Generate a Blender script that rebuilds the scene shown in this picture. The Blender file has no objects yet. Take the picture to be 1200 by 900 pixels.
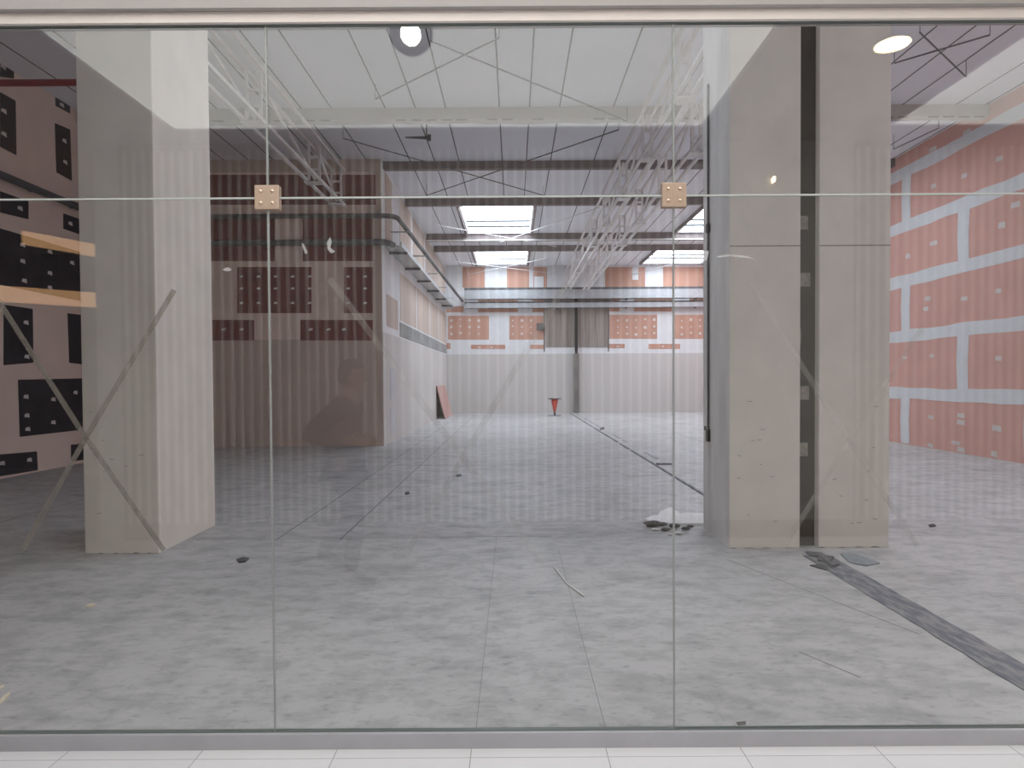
import bpy, bmesh, math, random
from mathutils import Vector, Matrix
random.seed(7)
S = bpy.context.scene
COL = S.collection
R = math.radians

# ------------------------------------------------------------------ camera
F = 820.0                       # focal length in pixels of the 1200x900 frame
PITCH, ROLL = R(1.2), R(0.35)
PX0, PY0 = 602.0, 461.2         # principal point
CAM = Vector((0.0, -2.84, 1.5))
_f = Vector((0, math.cos(PITCH), -math.sin(PITCH)))
_u0 = Vector((0, math.sin(PITCH), math.cos(PITCH)))
_r0 = Vector((1, 0, 0))
CR = math.cos(ROLL) * _r0 - math.sin(ROLL) * _u0
CU = math.sin(ROLL) * _r0 + math.cos(ROLL) * _u0
cd = bpy.data.cameras.new('camera')
cam = bpy.data.objects.new('camera', cd)
COL.objects.link(cam)
m = Matrix((CR, CU, -_f)).transposed().to_4x4()
m.translation = CAM
cam.matrix_world = m
cd.sensor_width = 36.0
cd.lens = F / 1200 * 36
cd.shift_x = -(PX0 - 600) / 1200
cd.shift_y = (PY0 - 450) / 1200
cd.clip_end = 300
S.camera = cam

def at(px, py, x=None, y=None, z=None):
    """world point that a pixel of the photograph shows on the plane x=, y= or z="""
    d = _f + CR * ((px - PX0) / F) - CU * ((py - PY0) / F)
    if x is not None: t = (x - CAM.x) / d.x
    elif y is not None: t = (y - CAM.y) / d.y
    else: t = (z - CAM.z) / d.z
    return CAM + d * t

# ------------------------------------------------------------------ world, exposure
W = bpy.data.worlds.new('sky')
S.world = W
W.use_nodes = True
W.node_tree.nodes['Background'].inputs[0].default_value = (0.75, 0.8, 0.9, 1)
W.node_tree.nodes['Background'].inputs[1].default_value = 0.12
S.view_settings.view_transform = 'Standard'
S.view_settings.look = 'None'
S.view_settings.gamma = 1
S.view_settings.use_curve_mapping = False
S.view_settings.exposure = 0.55
S.cycles.max_bounces = 10
S.cycles.diffuse_bounces = 6
S.cycles.transparent_max_bounces = 24
S.cycles.sample_clamp_indirect = 6
SKY_L = 6.2          # skylight glazing
PANEL_L = 1.35         # mall ceiling light panels

# ------------------------------------------------------------------ materials
def mat(name, col, rough=0.7, var=0.0, scale=3.0, col2=None, metal=0.0, bump=0.0, stretch=(1, 1, 1), detail=6, emit=0.0, alpha=1.0, lo=0.35, hi=0.65):
    M = bpy.data.materials.new(name)
    M.use_nodes = True
    nt = M.node_tree
    b = nt.nodes['Principled BSDF']
    b.inputs['Base Color'].default_value = (*col, 1)
    b.inputs['Roughness'].default_value = rough
    b.inputs['Metallic'].default_value = metal
    b.inputs['Alpha'].default_value = alpha
    if emit:
        b.inputs['Emission Color'].default_value = (*col, 1)
        b.inputs['Emission Strength'].default_value = emit
    if var or col2 or bump:
        tc = nt.nodes.new('ShaderNodeTexCoord')
        mp = nt.nodes.new('ShaderNodeMapping')
        mp.inputs['Scale'].default_value = stretch
        n = nt.nodes.new('ShaderNodeTexNoise')
        n.inputs['Scale'].default_value = scale
        n.inputs['Detail'].default_value = detail
        n.inputs['Roughness'].default_value = 0.62
        nt.links.new(tc.outputs['Object'], mp.inputs[0])
        nt.links.new(mp.outputs[0], n.inputs['Vector'])
        if var or col2:
            r = nt.nodes.new('ShaderNodeValToRGB')
            c2 = col2 or tuple(c * (1 - var) for c in col)
            r.color_ramp.elements[0].color = (*c2, 1)
            r.color_ramp.elements[1].color = (*col, 1)
            r.color_ramp.elements[0].position = lo
            r.color_ramp.elements[1].position = hi
            nt.links.new(n.outputs['Fac'], r.inputs[0])
            nt.links.new(r.outputs[0], b.inputs['Base Color'])
        if bump:
            bp = nt.nodes.new('ShaderNodeBump')
            bp.inputs['Strength'].default_value = bump
            bp.inputs['Distance'].default_value = 0.01
            nt.links.new(n.outputs['Fac'], bp.inputs['Height'])
            nt.links.new(bp.outputs[0], b.inputs['Normal'])
    return M

def glass_mat():
    M = bpy.data.materials.new('shopfront_glass')
    M.use_nodes = True
    nt = M.node_tree
    nt.nodes.clear()
    out = nt.nodes.new('ShaderNodeOutputMaterial')
    mix = nt.nodes.new('ShaderNodeMixShader')
    tr = nt.nodes.new('ShaderNodeBsdfTransparent')
    tr.inputs[0].default_value = (0.968, 0.970, 0.966, 1)
    gl = nt.nodes.new('ShaderNodeBsdfGlossy')
    gl.inputs['Roughness'].default_value = 0.0
    gl.inputs['Color'].default_value = (0.97, 1, 0.985, 1)
    ge = nt.nodes.new('ShaderNodeNewGeometry')
    dot = nt.nodes.new('ShaderNodeVectorMath'); dot.operation = 'DOT_PRODUCT'
    nt.links.new(ge.outputs['Incoming'], dot.inputs[0])
    nt.links.new(ge.outputs['Normal'], dot.inputs[1])
    ab = nt.nodes.new('ShaderNodeMath'); ab.operation = 'ABSOLUTE'
    nt.links.new(dot.outputs['Value'], ab.inputs[0])
    om = nt.nodes.new('ShaderNodeMath'); om.operation = 'SUBTRACT'
    om.inputs[0].default_value = 1
    nt.links.new(ab.outputs[0], om.inputs[1])
    pw = nt.nodes.new('ShaderNodeMath'); pw.operation = 'POWER'
    nt.links.new(om.outputs[0], pw.inputs[0]); pw.inputs[1].default_value = 5
    ma = nt.nodes.new('ShaderNodeMath'); ma.operation = 'MULTIPLY_ADD'
    nt.links.new(pw.outputs[0], ma.inputs[0])
    ma.inputs[1].default_value = 0.94; ma.inputs[2].default_value = 0.05
    nt.links.new(ma.outputs[0], mix.inputs[0])
    nt.links.new(tr.outputs[0], mix.inputs[1])
    nt.links.new(gl.outputs[0], mix.inputs[2])
    nt.links.new(mix.outputs[0], out.inputs[0])
    return M

def tape_mat(name, col, opacity):
    M = mat(name, col, 0.35, var=0.15, scale=40)
    M.node_tree.nodes['Principled BSDF'].inputs['Alpha'].default_value = opacity
    return M

def tile_mat():
    M = mat('white_floor_tile', (0.74, 0.74, 0.76), 0.25)
    nt = M.node_tree
    b = nt.nodes['Principled BSDF']
    tc = nt.nodes.new('ShaderNodeTexCoord')
    br = nt.nodes.new('ShaderNodeTexBrick')
    br.offset = 0.0
    br.inputs['Color1'].default_value = (0.76, 0.76, 0.79, 1)
    br.inputs['Color2'].default_value = (0.72, 0.72, 0.75, 1)
    br.inputs['Mortar'].default_value = (0.38, 0.37, 0.38, 1)
    br.inputs['Scale'].default_value = 1.0
    br.inputs['Mortar Size'].default_value = 0.002
    br.inputs['Brick Width'].default_value = 0.545
    br.inputs['Row Height'].default_value = 0.545
    mp = nt.nodes.new('ShaderNodeMapping')
    mp.inputs['Location'].default_value = (0.18, 0.097, 0)
    nt.links.new(tc.outputs['Object'], mp.inputs[0])
    nt.links.new(mp.outputs[0], br.inputs['Vector'])
    nt.links.new(br.outputs['Color'], b.inputs['Base Color'])
    return M

def floor_mat():
    M = mat('worn_concrete', (0.41, 0.405, 0.395), 0.55)
    nt = M.node_tree
    b = nt.nodes['Principled BSDF']
    tc = nt.nodes.new('ShaderNodeTexCoord')
    def noise(scale, stretch, detail=7):
        mp = nt.nodes.new('ShaderNodeMapping'); mp.inputs['Scale'].default_value = stretch
        n = nt.nodes.new('ShaderNodeTexNoise'); n.inputs['Scale'].default_value = scale
        n.inputs['Detail'].default_value = detail; n.inputs['Roughness'].default_value = 0.65
        nt.links.new(tc.outputs['Object'], mp.inputs[0]); nt.links.new(mp.outputs[0], n.inputs['Vector'])
        return n
    def ramp(n, a, bb, p0, p1):
        r = nt.nodes.new('ShaderNodeValToRGB')
        r.color_ramp.elements[0].color = (a, a, a, 1); r.color_ramp.elements[1].color = (bb, bb, bb, 1)
        r.color_ramp.elements[0].position = p0; r.color_ramp.elements[1].position = p1
        nt.links.new(n.outputs['Fac'], r.inputs[0]); return r
    def mul(a, b2):
        mx = nt.nodes.new('ShaderNodeMix'); mx.data_type = 'RGBA'; mx.blend_type = 'MULTIPLY'
        mx.inputs[0].default_value = 1
        if isinstance(a, tuple): mx.inputs[6].default_value = (*a, 1)
        else: nt.links.new(a, mx.inputs[6])
        nt.links.new(b2, mx.inputs[7]); return mx.outputs[2]
    c = mul((0.53, 0.525, 0.515), ramp(noise(0.6, (1, 1, 1)), 0.84, 1.0, 0.38, 0.62).outputs[0])
    c = mul(c, ramp(noise(5, (0.85, 1.2, 1), 12), 0.78, 1.0, 0.40, 0.54).outputs[0])
    c = mul(c, ramp(noise(18, (0.8, 1.2, 1), 10), 0.66, 1.0, 0.30, 0.46).outputs[0])
    c = mul(c, ramp(noise(70, (0.6, 1.3, 1), 3), 0.55, 1.0, 0.20, 0.36).outputs[0])
    c = mul(c, ramp(noise(1.7, (0.8, 1.6, 1), 12), 0.80, 1.0, 0.36, 0.50).outputs[0])
    nt.links.new(c, b.inputs['Base Color'])
    return M

MT = dict(
    glass=glass_mat(), tile=tile_mat(), floor=floor_mat(),
    joint=mat('floor_joint', (0.22, 0.215, 0.21), 0.9),
    silicone=mat('seam_silicone', (0.62, 0.66, 0.64), 0.3),
    silv=mat('vertical_silicone', (0.36, 0.38, 0.37), 0.3),
    seam_dark=mat('glass_edge', (0.16, 0.19, 0.18), 0.3),
    alu=mat('grey_aluminium', (0.52, 0.52, 0.56), 0.45, var=0.08, scale=6, metal=0.2),
    cream=mat('cream_header', (0.86, 0.79, 0.75), 0.5, var=0.06, scale=4),
    plaster=mat('white_plaster', (0.72, 0.70, 0.70), 0.8, var=0.04),
    bulkhead=mat('pinkish_grey_bulkhead', (0.44, 0.42, 0.415), 0.8, var=0.04),
    bronze=mat('champagne_metal', (0.60, 0.46, 0.36), 0.42, var=0.12, scale=60, metal=0.55),
    screw=mat('brass_screw', (0.86, 0.68, 0.54), 0.25, metal=0.7),
    column=mat('beige_render', (0.83, 0.775, 0.69), 0.85, var=0.10, scale=2.2, bump=0.15),
    colgrey=mat('bare_grey_render', (0.82, 0.79, 0.77), 0.85, var=0.22, scale=2.5, stretch=(1, 1, 0.35)),
    chip=mat('chipped_render', (0.40, 0.36, 0.31), 0.95, var=0.4, scale=30),
    gap=mat('dark_joint_board', (0.085, 0.07, 0.055), 0.9, var=0.5, scale=5, stretch=(1, 1, 0.3)),
    wallbeige=mat('beige_wall', (0.58, 0.48, 0.41), 0.85, var=0.07, scale=1.2),
    hoard=mat('pale_hoarding', (0.60, 0.575, 0.55), 0.85, var=0.05, scale=0.8, stretch=(2.5, 2.5, 0.3)),
    compound=mat('joint_compound', (0.76, 0.77, 0.78), 0.85, var=0.07, scale=5),
    red=mat('red_plasterboard', (0.72, 0.395, 0.33), 0.8, var=0.09, scale=1.5),
    orange=mat('orange_plasterboard', (0.55, 0.31, 0.23), 0.8, var=0.1, scale=1.8),
    redshade=mat('shaded_red_plasterboard', (0.22, 0.07, 0.06), 0.8, var=0.2, scale=2),  # red board with the shade of the block face put into its colour
    charcoal=mat('charcoal_board', (0.05, 0.046, 0.05), 0.8, var=0.3, scale=3),
    peach=mat('peach_board', (0.58, 0.48, 0.41), 0.85, var=0.12, scale=1.0, stretch=(1, 2, 0.4)),
    leftwall=mat('taupe_wall', (0.80, 0.66, 0.57), 0.85, var=0.1, scale=0.8),
    fibre=mat('brown_grey_cladding', (0.36, 0.31, 0.28), 0.85, var=0.4, scale=3, stretch=(3, 3, 0.15)),
    casing=mat('brown_grey_casing', (0.25, 0.235, 0.22), 0.9, var=0.35, scale=4, stretch=(1, 1, .4)),
    greyconc=mat('grey_concrete', (0.34, 0.345, 0.34), 0.9, var=0.35, scale=4),
    patch=mat('filler_dab', (0.68, 0.63, 0.60), 0.9),
    ceiling=mat('grey_white_roof_sheet', (0.89, 0.91, 0.96), 0.75, var=0.06, scale=0.7),
    seam=mat('roof_sheet_seam', (0.12, 0.12, 0.12), 0.9),
    beam=mat('pale_concrete_beam', (0.58, 0.55, 0.52), 0.9, var=0.1, scale=3),
    beamdark=mat('brown_beam', (0.26, 0.22, 0.215), 0.9, var=0.15, scale=3),
    steel=mat('pale_painted_steel', (0.82, 0.80, 0.79), 0.6, var=0.12, scale=6),
    rod=mat('dark_rod', (0.16, 0.155, 0.16), 0.6),
    rodlight=mat('pale_rod', (0.7, 0.7, 0.7), 0.5),
    galv=mat('galvanised_steel', (0.50, 0.52, 0.54), 0.4, var=0.15, scale=8, metal=0.4),
    pipe=mat('dark_grey_pipe', (0.10, 0.10, 0.105), 0.55),
    redpipe=mat('red_pipe', (0.26, 0.03, 0.035), 0.5),
    black=mat('black_plastic', (0.012, 0.012, 0.013), 0.5),
    cone=mat('red_cone_plastic', (0.66, 0.055, 0.03), 0.5),
    pinkboard=mat('pink_plasterboard', (0.55, 0.34, 0.30), 0.85, var=0.1, scale=3),
    strip=mat('grey_joint_strip', (0.25, 0.245, 0.24), 0.75, col2=(0.10, 0.105, 0.14), scale=7, stretch=(2.5, 0.7, 1), lo=.42, hi=.6),
    bluefilm=mat('blue_grey_film', (0.27, 0.31, 0.34), 0.5, var=0.3, scale=20),
    white=mat('white_plastic', (0.8, 0.79, 0.76), 0.5),
    rubble=mat('white_plaster_rubble', (0.86, 0.85, 0.84), 0.95, var=0.15, scale=30),
    rubbledark=mat('grey_rubble', (0.17, 0.165, 0.155), 0.95, var=0.5, scale=25),
    wood=mat('pale_wood_sliver', (0.74, 0.66, 0.5), 0.8),
    sky=mat('skylight_glazing', (0.82, 0.895, 1.0), 0.5, emit=SKY_L),
    skybar=mat('skylight_bar', (0.05, 0.052, 0.055), 0.9),
    skyframe=mat('skylight_frame', (0.80, 0.82, 0.85), 0.6),
    panel=mat('light_panel_diffuser', (1.0, 0.985, 0.94), 0.5, emit=PANEL_L),
    mallceil=mat('brown_grey_mall_ceiling', (0.42, 0.39, 0.38), 0.8, var=0.08),
    slat=mat('cream_cladding_rib', (0.82, 0.79, 0.76), 0.6),
    slatback=mat('taupe_cladding_pan', (0.30, 0.25, 0.235), 0.7),
    shopdark=mat('dark_shop_wall', (0.06, 0.05, 0.045), 0.8),
    warm=mat('warm_led', (1.0, 0.55, 0.26), 0.5, emit=1.6),
    lampwhite=mat('lamp_white', (1.0, 0.99, 0.97), 0.5, emit=32),
    lampwarm=mat('lamp_warm', (1.0, 0.80, 0.46), 0.5, emit=22),
    lampgrey=mat('grey_reflector', (0.13, 0.13, 0.14), 0.6),
    tape=tape_mat('clear_packing_tape', (0.34, 0.31, 0.28), 0.5),
    tapefaint=tape_mat('thin_clear_tape', (0.55, 0.52, 0.50), 0.12),
    film=tape_mat('sticker_residue', (0.85, 0.86, 0.88), 0.35),
    skin=mat('skin', (0.52, 0.33, 0.25), 0.5, var=0.05),
    jacket=mat('dark_brown_jacket', (0.03, 0.026, 0.028), 0.8, var=0.2, scale=8),
    trousers=mat('dark_trousers', (0.03, 0.024, 0.024), 0.85, var=0.2, scale=8),
    shoe=mat('dark_shoe', (0.04, 0.035, 0.032), 0.5),
    hair=mat('dark_hair', (0.02, 0.014, 0.011), 0.6, var=0.3, scale=30),
)

# ------------------------------------------------------------------ mesh helpers
class MB:
    def __init__(s): s.v = []; s.f = []; s.mi = []; s.mats = []; s.sm = []
    def _m(s, m):
        m = MT[m] if isinstance(m, str) else m
        if m not in s.mats: s.mats.append(m)
        return s.mats.index(m)
    def add(s, vs, fs, m, smooth=False):
        o = len(s.v); k = s._m(m)
        s.v += [tuple(v) for v in vs]
        for f in fs:
            s.f.append([o + i for i in f]); s.mi.append(k); s.sm.append(smooth)
        return s
    def box(s, x0, x1, y0, y1, z0, z1, m):
        vs = [(x, y, z) for z in (z0, z1) for y in (y0, y1) for x in (x0, x1)]
        return s.add(vs, [(0, 2, 3, 1), (4, 5, 7, 6), (0, 1, 5, 4), (2, 6, 7, 3), (0, 4, 6, 2), (1, 3, 7, 5)], m)
    def prism(s, pts, off, m):
        """polygon pts extruded by vector off"""
        n = len(pts); off = Vector(off); P = [Vector(p) for p in pts]
        vs = P + [p + off for p in P]
        fs = [tuple(range(n))[::-1], tuple(range(n, 2 * n))]
        for i in range(n):
            j = (i + 1) % n; fs.append((i, j, n + j, n + i))
        nn = Vector((0, 0, 0))
        for i in range(n): nn += P[i].cross(P[(i + 1) % n])
        if nn.dot(off) < 0: fs = [f[::-1] for f in fs]
        return s.add(vs, fs, m)
    def tube(s, path, r, m, seg=10, square=False, r2=None):
        P = [Vector(p) for p in path]; n = len(P)
        if square: seg = 4
        vs = []; fs = []
        prev = None
        for i, p in enumerate(P):
            a = P[max(i - 1, 0)]; b = P[min(i + 1, n - 1)]
            t = (b - a).normalized()
            ref = Vector((0, 0, 1)) if abs(t.z) < 0.95 else Vector((0, 1, 0))
            sx = t.cross(ref).normalized(); sy = sx.cross(t).normalized()
            rr = r if r2 is None else r + (r2 - r) * i / (n - 1)
            for k in range(seg):
                an = 2 * math.pi * (k + (0.5 if square else 0)) / seg
                q = rr * (1.4142 if square else 1)
                vs.append(p + sx * math.cos(an) * q + sy * math.sin(an) * q)
        for i in range(n - 1):
            for k in range(seg):
                k2 = (k + 1) % seg
                fs.append((i * seg + k, i * seg + k2, (i + 1) * seg + k2, (i + 1) * seg + k))
        s.add(vs, fs, m, smooth=not square)
        s.add(vs[:seg], [tuple(range(seg))[::-1]], m); s.add(vs[-seg:], [tuple(range(seg))], m)
        return s
    def lathe(s, prof, m, center=(0, 0, 0), seg=32, axis='z'):
        vs = []; fs = []; n = len(prof); c = Vector(center)
        for r, h in prof:
            for k in range(seg):
                a = 2 * math.pi * k / seg
                if axis == 'z': p = Vector((r * math.cos(a), r * math.sin(a), h))
                else: p = Vector((r * math.cos(a), h, r * math.sin(a)))
                vs.append(c + p)
        for i in range(n - 1):
            for k in range(seg):
                k2 = (k + 1) % seg
                fs.append((i * seg + k, i * seg + k2, (i + 1) * seg + k2, (i + 1) * seg + k))
        fs.append(tuple(range(seg))[::-1]); fs.append(tuple(range((n - 1) * seg, n * seg)))
        return s.add(vs, fs, m, smooth=True)
    def build(s, name, parent=None, origin=None, bevel=0.0):
        me = bpy.data.meshes.new(name)
        o0 = Vector(origin) if origin is not None else Vector((0, 0, 0))
        me.from_pydata([Vector(v) - o0 for v in s.v], [], s.f)
        for mm in s.mats: me.materials.append(mm)
        for p, k, sm in zip(me.polygons, s.mi, s.sm):
            p.material_index = k; p.use_smooth = sm
        bm = bmesh.new(); bm.from_mesh(me)
        bmesh.ops.recalc_face_normals(bm, faces=bm.faces)
        bm.to_mesh(me); bm.free()
        ob = bpy.data.objects.new(name, me); COL.objects.link(ob)
        if parent is None: ob.location = o0
        else: ob.parent = parent
        if bevel:
            b = ob.modifiers.new('bevel', 'BEVEL'); b.width = bevel; b.segments = 2; b.limit_method = 'ANGLE'
        return ob

def tag(o, label, cat, group=None, kind=None):
    o['label'] = label; o['category'] = cat
    if group: o['group'] = group
    if kind: o['kind'] = kind
    return o
def thing(name, label, cat, loc=(0, 0, 0), group=None):
    o = bpy.data.objects.new(name, None); COL.objects.link(o)
    o.location = loc; o.empty_display_size = 0.1
    return tag(o, label, cat, group)
def struct(mb, name, label, cat):
    return tag(mb.build(name), label, cat, kind='structure')

# planes of the place
XL, XR, YB = -7.95, 8.70, 27.9
YBLK, XSIDE = 12.96, -2.95        # protruding block: front face, side face
ZC = 6.45                          # roof underside
ZT, ZB, ZM = 2.92, 0.066, 2.235    # glass top, bottom, transom seam
YR = -3.72                         # hoarding across the mall corridor
ZMC = 3.70                         # mall ceiling

# ================================================================== the setting
# hall floor, with its saw-cut joints
fl = MB()
fl.box(XL - .2, XR + .2, -0.03, YB + .2, -0.3, 0, 'floor')
def fstrip(x0, y0, x1, y1, w, m='joint', h=0.0015):
    d = Vector((x1 - x0, y1 - y0, 0)).normalized(); n = Vector((-d.y, d.x, 0)) * w / 2
    a = Vector((x0, y0, 0.0)); b = Vector((x1, y1, 0.0))
    fl.prism([a - n, b - n, b + n, a + n], (0, 0, h), m)
for X, y0, y1, w in ((-2.24, 3.7, 26, .012), (-1.64, 3.7, 27, .014), (-.17, .05, 3.8, .003), (.385, .05, 3.3, .003), (4.4, 6, 27, .01), (-5.5, 4, 12.8, .01)):
    fstrip(X, y0, X, y1, w)
fstrip(-3.0, 3.80, .35, 3.80, .008); fstrip(-3.0, 3.72, -.4, 3.74, .005)
fstrip(1.75, 2.9, 2.35, 1.2, .004); fstrip(1.55, .95, 1.72, .62, .006); fstrip(-2.9, 9.3, 1.9, 9.35, .006)
struct(fl, 'floor', 'worn grey concrete floor of the empty hall with saw cut joints', 'floor')
mf = MB(); mf.box(-12, 12, -9.5, -0.03, -0.3, 0, 'tile')
struct(mf, 'floor.001', 'white tiled floor strip of the mall corridor below the glass front', 'floor')

# skylights: openings in the roof sheeting, seen ones first, then added ones
SKY = [(-1.53, .61, 17.15, 21.0), (-1.53, .61, 23.5, 27.4), (5.5, 8.1, 17.15, 21.0), (5.5, 8.1, 23.5, 27.4), (-1.53, .61, .5, 1.5), (-1.53, .61, 4.9, 6.3), (5.9, 8.1, 1.5, 5.5), (4.4, 6.5, 10.5, 12.9)]  # last four are unseen, added to brighten columns, floor and right wall
ce = MB()
xs = sorted({XL - .2, XR + .2} | {s[0] for s in SKY} | {s[1] for s in SKY})
ys = sorted({-0.2, YB + .2} | {s[2] for s in SKY} | {s[3] for s in SKY})
for i in range(len(xs) - 1):
    for j in range(len(ys) - 1):
        cx, cy = (xs[i] + xs[i + 1]) / 2, (ys[j] + ys[j + 1]) / 2
        if any(a < cx < b and c < cy < d for a, b, c, d in SKY): continue
        ce.box(xs[i], xs[i + 1], ys[j], ys[j + 1], ZC, ZC + .18, 'ceiling')
k = 0
X = XL + .5
while X < XR:
    segs = [(7.0, YB)]
    for a, b, c, d in SKY:
        if a - .02 < X < b + .02:
            segs = [q for s0, s1 in segs for q in ((s0, min(s1, c)), (max(s0, d), s1)) if q[1] - q[0] > .1]
    for s0, s1 in segs:
        ce.box(X - .011, X + .011, s0, s1, ZC - .004, ZC, 'seam')
    X += .55 if k % 3 else .98
    k += 1
struct(ce, 'ceiling', 'pale sheeted roof underside of the hall with dark seams', 'ceiling')

def rect_px(mb, pts, m, off, **pl):
    mb.prism([at(px, py, **pl) for px, py in pts], off, m)
def wob(a, b, n, amp):
    return [a.lerp(b, t / n) + Vector((0, 0, random.uniform(-amp, amp))) for t in range(n + 1)]

# left wall with charcoal boards
wl = MB(); wl.box(XL - .2, XL, -.03, YBLK + .3, 0, ZC, 'leftwall')
LP = [[(0, 62), (16, 68), (16, 92), (0, 90)], [(0, 108), (18, 118), (19, 182), (0, 172)], [(64, 102), (81, 108), (82, 133), (65, 124)],
      [(64, 144), (82, 152), (84, 212), (66, 202)], [(0, 224), (33, 236), (33, 257), (0, 249)], [(74, 250), (97, 258), (97, 276), (74, 268)],
      [(-60, 250), (100, 297), (101, 354), (-60, 322)], [(4, 357), (38, 362), (39, 425), (4, 428)], [(79, 367), (110, 371), (110, 429), (81, 425)],
      [(21, 445), (110, 443), (110, 502), (23, 512)], [(-30, 535), (43, 529), (44, 551), (-30, 563)], [(83, 521), (110, 519), (110, 537), (83, 541)]]
for p in LP: rect_px(wl, p, 'charcoal', (.006, 0, 0), x=XL)
for px, py in [(3, 78), (4, 130), (4, 157), (72, 123), (75, 165), (76, 190), (23, 244), (82, 262), (26, 287), (26, 306), (28, 329), (58, 295), (58, 320), (58, 337), (84, 308), (30, 378), (31, 418), (30, 465), (31, 487), (32, 503), (62, 468), (62, 495), (88, 460), (2, 543), (34, 539)]:
    p = at(px, py, x=XL); a = .06
    wl.prism([p + Vector((.006, -a, -.02)), p + Vector((.006, a, -.035)), p + Vector((.006, a * .8, .035)), p + Vector((.006, -a * .7, .03))], (.004, 0, 0), 'patch')
struct(wl, 'wall_left', 'taupe left wall of the hall with charcoal board patches', 'wall')

# right wall: red plasterboard with pale taped joints
wr = MB(); wr.box(XR, XR + .2, -.03, YB + .2, 0, ZC, 'red')
for z, w in ((1.13, .24), (2.40, .26), (3.62, .26), (4.83, .26), (6.02, .26)):
    a = Vector((XR, 5.0, z - w / 2)); b = Vector((XR, YB, z - w / 2)); up = Vector((0, 0, w))
    wr.prism(wob(a, b, 40, .02) + wob(b + up, a + up, 40, .02), (-.006, 0, 0), 'compound')
rows = [0, 1.13, 2.40, 3.62, 4.83, 6.02]
for i in range(5):
    y0 = 12.7 if i % 2 == 0 else 10.72
    y = y0 - 3.8
    while y < YB:
        z0, z1 = rows[i] + (.1 if i else .02), rows[i + 1] - .1
        wr.prism([(XR, y - .17, z0), (XR, y + .16, z0), (XR, y + .19, (z0 + z1) / 2), (XR, y + .17, z1), (XR, y - .18, z1), (XR, y - .15, (z0 + z1) / 2)], (-.0055, 0, 0), 'compound')
        y += 3.8
for px, py in [(1094, 218), (1130, 206), (1174, 264), (1094, 285), (1064, 300), (1130, 350), (1170, 341), (1087, 350), (1085, 362), (1092, 417), (1170, 420), (1060, 419), (1091, 489), (1126, 487), (1126, 495), (1168, 502), (1090, 522), (1120, 519), (1126, 527), (1165, 532), (1093, 175), (1133, 155), (1171, 186), (1190, 240)]:
    p = at(px, py, x=XR); a = random.uniform(.08, .14); h = random.uniform(.035, .06)
    wr.prism([p + Vector((0, -a, -h)), p + Vector((0, a, -h * .7)), p + Vector((0, a * .8, h)), p + Vector((0, -a * .9, h * .8))], (-.005, 0, 0), 'patch')
struct(wr, 'wall_right', 'red plasterboard right wall with pale taped joints', 'wall')

# protruding block: front face of red boards with their shade painted in, side face pale
wp = MB(); wp.box(XL, XSIDE, YBLK, YB, 0, ZC, 'wallbeige')
o = (0, -.008, 0)
FR = [(180, 205, 440, 240), (180, 252, 322, 306), (355, 252, 437, 306), (180, 313, 247, 367), (278, 313, 365, 367), (403, 313, 437, 367), (200, 375, 298, 399), (352, 375, 437, 399)]
a0 = at(180, 399, y=YBLK)
wp.box(XL, XSIDE - .28, YBLK - .006, YBLK, a0.z, at(300, 202, y=YBLK).z, 'leftwall')
for x0, y0, x1, y1 in FR: rect_px(wp, [(x0, y0), (x1, y0), (x1, y1), (x0, y1)], 'redshade', o, y=YBLK - .001)
for x0, y0, x1, y1 in FR[3:6]:
    for px in range(max(x0, 236) + 5, x1, 20):
        for py in (y0 + 11, y0 + 25, y0 + 42):
            p = at(px, py, y=YBLK - .009); wp.prism([p + Vector((-.04, 0, -.025)), p + Vector((.04, 0, -.02)), p + Vector((.03, 0, .025)), p + Vector((-.035, 0, .02))], (0, -.004, 0), 'patch')
for px in (262, 283, 364, 385, 403):
    p = at(px, 386, y=YBLK - .009); wp.prism([p + Vector((-.05, 0, -.03)), p + Vector((.04, 0, -.02)), p + Vector((.05, 0, .03)), p + Vector((-.035, 0, .02))], (0, -.004, 0), 'patch')
# side face
def side(d0, d1, z0, z1, m, t=.006): wp.box(XSIDE, XSIDE + t, d0 - 2.84, d1 - 2.84, z0, z1, m)
side(15.8, 30.74, 0, 2.58, 'hoard', .012)
side(15.8, 30.74, 2.58, ZC, 'compound', .004)
side(18.2, 30.74, 2.62, 2.99, 'greyconc', .016)
d = 18.3
for w in (3.0, 3.1, 2.6, 3.0):
    side(d, min(d + w, 30.6), 3.05, 4.3, 'peach', .010); d += w + .25
for d, w in ((18.3, 2.0), (20.7, 2.6), (23.6, 3.2), (27.0, 3.4)): side(d, d + w, 4.75, 6.3, 'peach', .010)
side(16.3, 17.9, 2.75, 3.5, 'peach', .009); side(16.25, 17.2, 4.6, 6.3, 'peach', .009)
for z0, z1 in ((.18, .82), (1.02, 1.78)): side(16.65, 17.35, z0, z1, 'alu', .018)
struct(wp, 'wall_inner', 'protruding wall block with red boards coloured as in shade over beige panelling', 'wall')

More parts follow.
